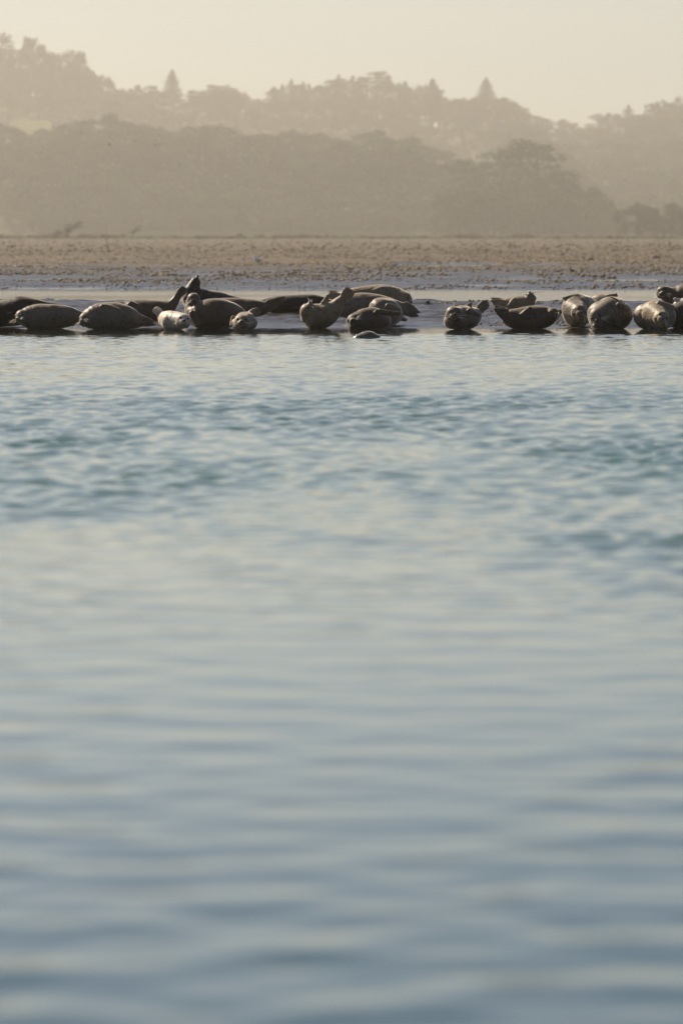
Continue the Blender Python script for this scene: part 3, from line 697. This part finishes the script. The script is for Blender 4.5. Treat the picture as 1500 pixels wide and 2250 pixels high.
# trees that stand out on the skyline, left to right
SKY = [('eucalyptus', -22, 82, 30, 1.15, 'tall eucalyptus cut off by the left edge on the skyline'), ('eucalyptus', 18, 73, 31, 1.1, 'tallest eucalyptus on the skyline at the far left'),
       ('eucalyptus', 63, 76, 28, .95, 'thin-topped eucalyptus, second of the tall left skyline trees'), ('eucalyptus', 100, 86, 27, 1.15, 'broad eucalyptus in the middle of the tall left skyline row'),
       ('eucalyptus', 150, 110, 25, 1.0, 'eucalyptus with two rounded tops where the left skyline steps down'), ('eucalyptus', 176, 108, 24, .95, 'eucalyptus at the right shoulder of the tall left row'),
       ('eucalyptus', 196, 140, 19, 1.3, 'lower eucalyptus sloping down from the tall left row'), ('oak', 222, 160, 12, 1.0, 'rounded oak at the foot of the tall left eucalyptus row'),
       ('fir', 378, 153, 15, 1.70, 'lone pointed conifer on the left half of the skyline'), ('oak', 495, 178, 13, .9, 'domed oak on the skyline right of the lone conifer'),
       ('oak', 300, 182, 8, .9, 'flat low oak on the skyline left of the lone conifer'),
       ('pine', 640, 174, 12, 1.89, 'dark bushy pine left of centre on the skyline'), ('pine', 665, 178, 10, 1.74, 'short pine beside the dark bushy one left of centre'),
       ('pine', 602, 190, 10, 2.17, 'squat pine on the rise just left of centre'), ('oak', 708, 181, 10, .9, 'small round oak on the skyline at centre left'),
       ('pine', 744, 164, 13, 1.89, 'slender conifer at the centre of the skyline'), ('cypress', 828, 155, 15, .95, 'broad domed cypress, highest crown right of centre'),
       ('pine', 775, 166, 12, 2.03, 'pine between the slender conifer and the broad dome'), ('pine', 890, 178, 12, 1.89, 'narrow pine right of the broad domed cypress'),
       ('eucalyptus', 917, 186, 17, 1.1, 'open-crowned tree left of the tall centre-right conifer'), ('fir', 950, 173, 16, 1.89, 'tall tapering conifer at centre right of the skyline'),
       ('oak', 1015, 207, 12, .95, 'round oak left of the small pyramid conifer'), ('fir', 1068, 170, 11, 2.14, 'small pyramid-shaped conifer rising above round oaks at right'),
       ('oak', 1065, 202, 13, 1.1, 'wide oak beneath the small pyramid conifer'), ('oak', 1110, 206, 12, .9, 'round oak on the slope right of the pyramid conifer'),
       ('oak', 1345, 241, 11, .9, 'low oak at the start of the right-hand ridge'), ('pine', 1380, 230, 9, 2.17, 'small pine on the right-hand ridge'),
       ('oak', 1460, 214, 12, 1.0, 'large rounded oak on the right-hand ridge'), ('eucalyptus', 1496, 212, 15, 1.4, 'tree at the top right edge of the ridge')]
for (k, px, py, h, wd, lb) in SKY: tree_at(k, px, py, DB - 50 + (px * 7 % 70), h * KB, wd, lb, 'skyline trees')
FILL = [(600, 192, 'cypress'), (620, 184, 'pine'), (652, 183, 'cypress'), (678, 184, 'pine'), (692, 187, 'cypress'), (726, 174, 'cypress'), (758, 170, 'cypress'), (790, 170, 'pine'), (806, 166, 'cypress'),
        (846, 164, 'cypress'), (862, 180, 'cypress'), (877, 181, 'pine'), (903, 189, 'cypress'), (935, 184, 'pine'), (964, 192, 'cypress'), (976, 206, 'oak'), (455, 190, 'oak'), (473, 185, 'cypress'), (515, 190, 'oak'),
        (430, 197, 'cypress'), (270, 186, 'oak'), (330, 187, 'cypress'), (1000, 216, 'cypress'), (1035, 206, 'oak'), (1132, 222, 'oak'), (1425, 226, 'cypress')]
for i, (px, py, k) in enumerate(FILL):
    lb = 'hazy crown among the crowded ragged trees on the central skyline' if 590 < px < 990 else 'hazy crown filling the left skyline around the lone conifer' if px < 560 else 'hazy crown filling the right skyline near the pyramid conifer'
    tree_at(k, px, py, DB - 40 + (px * 3 % 60), (11 + (px * 5 % 4)) * KB, {'pine': 1.9, 'cypress': .8, 'oak': .95}[k] * (1 + .2 * math.sin(px)), lb, 'crowded skyline trees')
EU = [(-60, 92), (-8, 100), (38, 96), (78, 104), (118, 112), (135, 128), (163, 132), (186, 150), (210, 165), (30, 128), (90, 138), (140, 158)]
for i, (px, py) in enumerate(EU):
    tree_at('eucalyptus', px, py, DB - 90 + 12 * (i % 5), (28 - .06 * (py - 80)) * KB, 1.35, 'eucalyptus merged into the dark mass below the tall left skyline row', 'eucalyptus mass at left')
rg = random.Random(3)
def zone(q, far):
    if far:
        return ('under the tall left eucalyptus row' if q < 260 else 'around the lone left conifer' if q < 560 else 'under the broad domed cypress'
                if q < 900 else 'under the small pyramid conifer' if q < 1180 else 'on the open right-hand ridge')
    return ('below the small meadow' if q < 150 else 'above the marsh shrubs' if q < 420 else 'left of the mid-slope dip' if q < 700 else 'in mid picture' if q < 960 else 'behind the cypress clump')
def slope_tree(kind, q, D, h, wd, label, group, limit=None):
    x = (q - 750) / FPX * D; z = float(hill_z(x, D)) - .3
    top = HORIZON - (z + h - CAM_H) / D * FPX
    if limit is not None and top < limit: h -= (limit - top) / FPX * D
    if h < 3.5: return
    tree(kind, x, D, z, h, wd, label, group)
for row in range(11):                              # the far ridge, where it shows above the nearer slope
    D = DB + 10 - row * 165
    px = -80 + (row * 37) % 60
    while px < 1590:
        q = px + rg.uniform(-14, 14); x = (q - 750) / FPX * D; h = rg.uniform(9, 13) * KB
        top = HORIZON - (float(hill_z(x, D)) + h - CAM_H) / D * FPX
        meadow = -50 < q < 130 and 232 < top < 300
        if top < interp(FRONT, q) + 12 and not meadow and (q > 1040 or D > 4300):
            kind = 'oak' if rg.random() < .82 else 'cypress'
            slope_tree(kind, q, D, h, rg.uniform(1.3, 1.75), 'indistinct hazy %s in the far ridge wood %s' % ('rounded oak' if kind == 'oak' else 'spreading cypress', zone(q, True)),
                       'hazy trees of the far ridge', interp(BACK, q) + 6)
        px += 78 if row < 3 else 92
for row, (D, h0) in enumerate([(DF, 11), (DF - 75, 11), (DF - 160, 11), (DF - 240, 11), (DF - 310, 10), (DF - 365, 9), (DF - 408, 8), (DF - 438, 6.5)]):
    px = -80 + row * 23
    while px < 1590:
        q = px + rg.uniform(-18, 18)
        slope_tree('oak', q, D, h0 * KF * rg.uniform(.85, 1.12), rg.uniform(1.35, 1.75) * (1.35 if row > 4 else 1), 'indistinct hazy rounded oak of the nearer slope %s' % zone(q, False), 'hazy trees of the nearer slope', interp(FRONT, q))
        px += 80
for (k, px, py, D, h, wd, lb) in [
        ('cypress', 1180, 302, 1560, 25.5, 1.0, 'large dark cypress with feathery right side in front of the right slope'), ('cypress', 1105, 326, 1575, 22, .95, 'flat-topped cypress left of the large dark cypress'),
        ('cypress', 1040, 345, 1590, 19, 1.0, 'lower cypress at the left end of the cypress clump'), ('cypress', 1235, 372, 1550, 17, .95, 'cypress on the right flank of the large dark cypress'),
        ('oak', 1290, 400, 1545, 13.5, .95, 'dark oak stepping down right of the cypress clump'), ('oak', 1330, 436, 1540, 9.5, 1.0, 'low dark oak at the right foot of the cypress clump'),
        ('oak', 1400, 440, 1530, 9.2, 1.25, 'spreading low oak on the shore, left of the two at bottom right'), ('oak', 1475, 436, 1525, 9.5, 1.3, 'spreading low oak on the shore at the right edge'),
        ('oak', 1560, 440, 1530, 9.0, 1.3, 'spreading low oak on the shore just past the right edge')]:
    D = D * 1.84 if D > 1535 else D * 1.55
    tree_at(k, px, py, D, at(px, py, D).z - .6, wd, lb, 'trees in front of the right slope')
for i, (px, py) in enumerate([(985, 455), (1035, 448), (1085, 440), (1130, 452), (1180, 445), (1225, 455), (1270, 450), (1315, 468), (1355, 470), (1010, 405), (1070, 395), (1140, 385), (1215, 410), (1160, 420), (1435, 462), (1510, 462)]):
    D = 2740 + 12 * (i % 4) if i < 14 else 2380
    tree_at('oak', px, py, D, min(15.5, at(px, py, D).z - .4) if i < 9 or i > 13 else 22, 1.35, 'bushy oak filling the foot of the cypress clump at right', 'oaks under the cypress clump')
tree_at('scrub', 146, 479, 1640, 5.4, 1.0, 'sparse leaning shrub on the marsh edge at left', 'shrubs on the marsh edge', 0)
tree_at('scrub', 291, 495, 1900, 3.7, .8, 'faint small shrub right of the leaning one on the marsh edge', 'shrubs on the marsh edge', 1)

cl = []
for i in range(420):
    y = random.uniform(1431, 1475); x = random.uniform(-1, 1) * .085 * y; hgt = random.uniform(.12, .5) * (1.9 if N1(x / 12, 3.3) > .25 else 1)
    cl.append(((x, y, .45 + hgt * .4), (random.uniform(.6, 2.2), .8, hgt)))
tag(link('marsh_grass', leaf_mesh('marsh_grass', cl, 26, .20, 9), M['marsh']), 'low brown marsh grass along the far edge of the mudflat', 'marsh grass', kind='stuff')

# ------------------------------------------------------------------ things on the mud
def standing_bird(name, label, px, py_foot, h, mats, face=-1, fat=1.0):
    D = 100.0
    for _ in range(40):
        x = (px - 750) / FPX * D; D = (CAM_H - gz(x, D)) * FPX / (py_foot - HORIZON) * .5 + D * .5
    x = (px - 750) / FPX * D; r = empty(name, (x, D, gz(x, D))); tag(r, label, 'bird', 'birds on the mudflat')
    f = face
    S = Shape(); S.tube(catmull([(-.55 * h * f, 0, .36 * h), (-.3 * h * f, 0, .42 * h), (0, 0, .50 * h), (.18 * h * f, 0, .64 * h), (.24 * h * f, 0, .80 * h)], 18),
                        np.interp(np.linspace(0, 1, 18), [0, .25, .55, .8, 1], [.02 * h, .12 * h * fat, .21 * h * fat, .15 * h * fat, .10 * h * fat]), 14)
    S.ball((.26 * h * f, 0, .88 * h), (.13 * h, .11 * h, .11 * h)); link('body', S.fused('bird_body', .03 * h, 3), mats[0], r)
    for s in (-1, 1):
        S = Shape(); S.tube([(.1 * h * f, s * .17 * h * fat, .58 * h), (-.2 * h * f, s * .17 * h * fat, .50 * h), (-.68 * h * f, s * .05 * h, .36 * h)], [[.10 * h, .05 * h], [.13 * h, .05 * h], [.02 * h, .015 * h]], 10)
        link('wing', S.mesh('wing'), mats[1], r)
        S = Shape(); S.tube([(0, s * .07 * h, .4 * h), (.02 * h * f, s * .07 * h, 0)], [.022 * h, .018 * h], 6)
        S.tube([(0, s * .07 * h, .01), (.12 * h * f, s * .07 * h, .008)], [.02 * h, .012 * h], 5); link('leg', S.mesh('leg'), M['beak'], r)
    S = Shape(); S.tube([(.36 * h * f, 0, .88 * h), (.52 * h * f, 0, .84 * h)], [.035 * h, .012 * h], 6); link('beak', S.mesh('beak'), M['beak'], r)
    return r
standing_bird('gull', 'white and grey gull standing alone on the mudflat left of centre', 564, 580, .42, (M['bird_white'], M['bird_grey']), -1, 1.45)
standing_bird('shorebird', 'dark bird standing on the mud above the right-hand seals', 1256, 601, .24, (M['bird_dark'], M['bird_dark']), -1)
standing_bird('shorebird', 'tiny dark bird on the far mud at the left edge', 27, 546, .38, (M['bird_dark'], M['bird_dark']), 1)
standing_bird('shorebird', 'tiny dark bird on the far mud near the right side', 1236, 562, .22, (M['bird_dark'], M['bird_dark']), 1)

def flying_bird(px, py, tilt, label):
    p = at(px, py, 900); r = empty('flying_bird', p, tilt); tag(r, label, 'bird', 'birds flying before the wooded slope')
    S = Shape(); S.tube([(-.25, 0, 0), (0, 0, .02), (.22, 0, .03), (.3, 0, .03)], [.02, .07, .05, .015], 8); link('body', S.mesh('body'), M['bird_dark'], r)
    for s in (-1, 1):
        S = Shape(); S.tube([(0, 0, .03), (.02, s * .22, .16), (-.08, s * .5, .12)], [[.02, .09], [.015, .08], [.006, .02]], 8, ref=(0, 0, 1)); link('wing', S.mesh('wing'), M['bird_dark'], r)
flying_bird(240, 317, .5, 'leftmost of the four tiny birds flying before the slope')
flying_bird(297, 309, 1.2, 'highest of the four tiny birds flying before the slope')
flying_bird(340, 318, 1.0, 'left bird of the close pair flying before the slope')
flying_bird(351, 318, 1.4, 'right bird of the close pair flying before the slope')

def ground_point(px, py):
    D = 200.0
    for _ in range(60):
        x = (px - 750) / FPX * D; D = .5 * D + .5 * (CAM_H - gz(x, D)) * FPX / (py - HORIZON)
    return (px - 750) / FPX * D, D
def lump(name, label, cat, group, px, py, wpx, hpx, mat, seed):
    x, D = ground_point(px, py); rr = random.Random(seed); wd, hh = wpx * D / FPX / 2, hpx * D / FPX / 2
    S = Shape()
    for k in range(6):
        t = (k - 2.5) / 2.5; S.ball((t * wd * .7, rr.uniform(-.3, .3) * wd, hh * rr.uniform(.4, .9)), (wd * rr.uniform(.25, .45), wd * .4, hh * rr.uniform(.5, 1.1)), None, 10, 7)
    o = link(name, S.fused(name, max(.01, hh * .18), 2), mat, None, (x, D, gz(x, D) - .01)); tag(o, label, cat, group)
CL = 'lumps lying on the mudflat'
lump('mud_lump', 'dark mud lump left of the row above the middle seals', 'mud lump', CL, 618, 605, 12, 5, M['clod'], 1)
lump('mud_lump', 'largest dark mud lump in the row above the middle seals', 'mud lump', CL, 641, 604, 20, 9, M['clod'], 2)
lump('mud_lump', 'dark mud lump at the middle of the row above the middle seals', 'mud lump', CL, 663, 606, 12, 5, M['clod'], 3)
lump('mud_lump', 'rightmost dark mud lump of the row above the middle seals', 'mud lump', CL, 692, 606, 24, 7, M['clod'], 4)
lump('stone', 'small yellowish stone on the mud above the belly-up seal', 'stone', None, 756, 606, 14, 6, M['stone'], 5)
lump('driftwood', 'dark chunk of driftwood on the far mud near the right edge', 'driftwood', None, 1441, 567, 18, 7, M['wood'], 6)
lump('driftwood', 'dark lump of driftwood on the far mud left of the chunk near the edge', 'driftwood', None, 1296, 571, 11, 6, M['wood'], 7)
x, D = ground_point(1470, 541)
S = Shape(); S.tube([(0, 0, -.2), (.01, 0, .4), (.0, 0, .62)], [.075, .07, .06], 8); S.ball((0, 0, .62), (.065, .065, .03), None, 8, 6)
tag(link('wooden_post', S.mesh('wooden_post'), M['wood'], None, (x, D, gz(x, D))), 'short dark wooden post standing on the far mud at right', 'post')

# clods and shell grit strewn over the mud: nobody could count them
def clods(name, n, y0, y1, s0, s1, mat, label, seed, power=1.0):
    rg = np.random.default_rng(seed)
    y = y0 * (y1 / y0) ** (rg.random(n) ** power); x = rg.uniform(-1, 1, n) * .085 * y
    z = ground_z(x, y); ok = (z > .012) & (N2(x / 5, y / 16) + .6 * N1(x / 1.3, y / 4) + .25 * N3(x * 1.5, y) > -.42); x, y, z = x[ok], y[ok], z[ok]; n = len(x)
    s = (rg.uniform(0, 1, n) ** 3 * (s1 - s0) + s0) * (1 - .35 * (1 - sst(y0, y0 * 1.3, y))) * (1.0 + .6 * N4(x / 3, y / 7))
    base = np.array([(1, 0, 0), (-1, 0, 0), (0, 1, 0), (0, -1, 0), (0, 0, .8), (0, 0, -.6), (.7, .6, .3), (-.6, .7, .35), (-.6, -.6, .4), (.7, -.7, .3)], float)[:6]
    V = base[None] * (1 + rg.uniform(-.4, .4, (n, 6, 1))) * s[:, None, None] * np.array([1.3, 1.3, .75])
    a = rg.uniform(0, 6.28, n); c_, s_ = np.cos(a)[:, None], np.sin(a)[:, None]
    V = np.stack([V[..., 0] * c_ - V[..., 1] * s_, V[..., 0] * s_ + V[..., 1] * c_, V[..., 2]], -1)
    V += np.stack([x, y, z + s * .2], -1)[:, None]
    F0 = np.array([(0, 2, 4), (2, 1, 4), (1, 3, 4), (3, 0, 4), (2, 0, 5), (1, 2, 5), (3, 1, 5), (0, 3, 5)])
    F = (F0[None] + (np.arange(n) * 6)[:, None, None]).reshape(-1, 3)
    o = link(name, mesh_np(name, V.reshape(-1, 3), F, True), mat); tag(o, label, 'mud clods', kind='stuff')
clods('mud_clods', 64000, 164, 520, .014, .070, M['clod'], 'countless small clods strewn over the mudflat', 1, 1.15)
clods('bar_clods', 15000, 99, 119, .007, .036, M['clod'], 'fine clods on the wet mud bar among the seals', 2)
clods('far_clods', 9000, 430, 1380, .05, .20, M['clod'], 'small clods on the far reach of the mudflat', 4)
clods('shell_grit', 1600, 164, 380, .012, .035, M['bird_white'], 'pale shell fragments glinting on the mudflat', 3)

# ------------------------------------------------------------------ haze: the damp air over the slough
m = bpy.data.materials.new('haze'); m.use_nodes = True; t = m.node_tree
t.nodes.remove(t.nodes['Principled BSDF'])
pv = t.nodes.new('ShaderNodeVolumePrincipled'); pv.inputs['Color'].default_value = (0.96, 0.91, 0.80, 1)
pv.inputs['Density'].default_value = HAZE_DENSITY; pv.inputs['Anisotropy'].default_value = HAZE_G
t.links.new(pv.outputs[0], t.nodes['Material Output'].inputs['Volume'])
bm = bmesh.new(); bmesh.ops.create_cube(bm, size=1.0); me = bpy.data.meshes.new('haze'); bm.to_mesh(me); bm.free()
hz = link('haze', me, m); hz.scale = (2600, 6200, 222); hz.location = (0, 2600, 108)
tag(hz, 'warm pale haze over the water and hills', 'haze', kind='stuff')
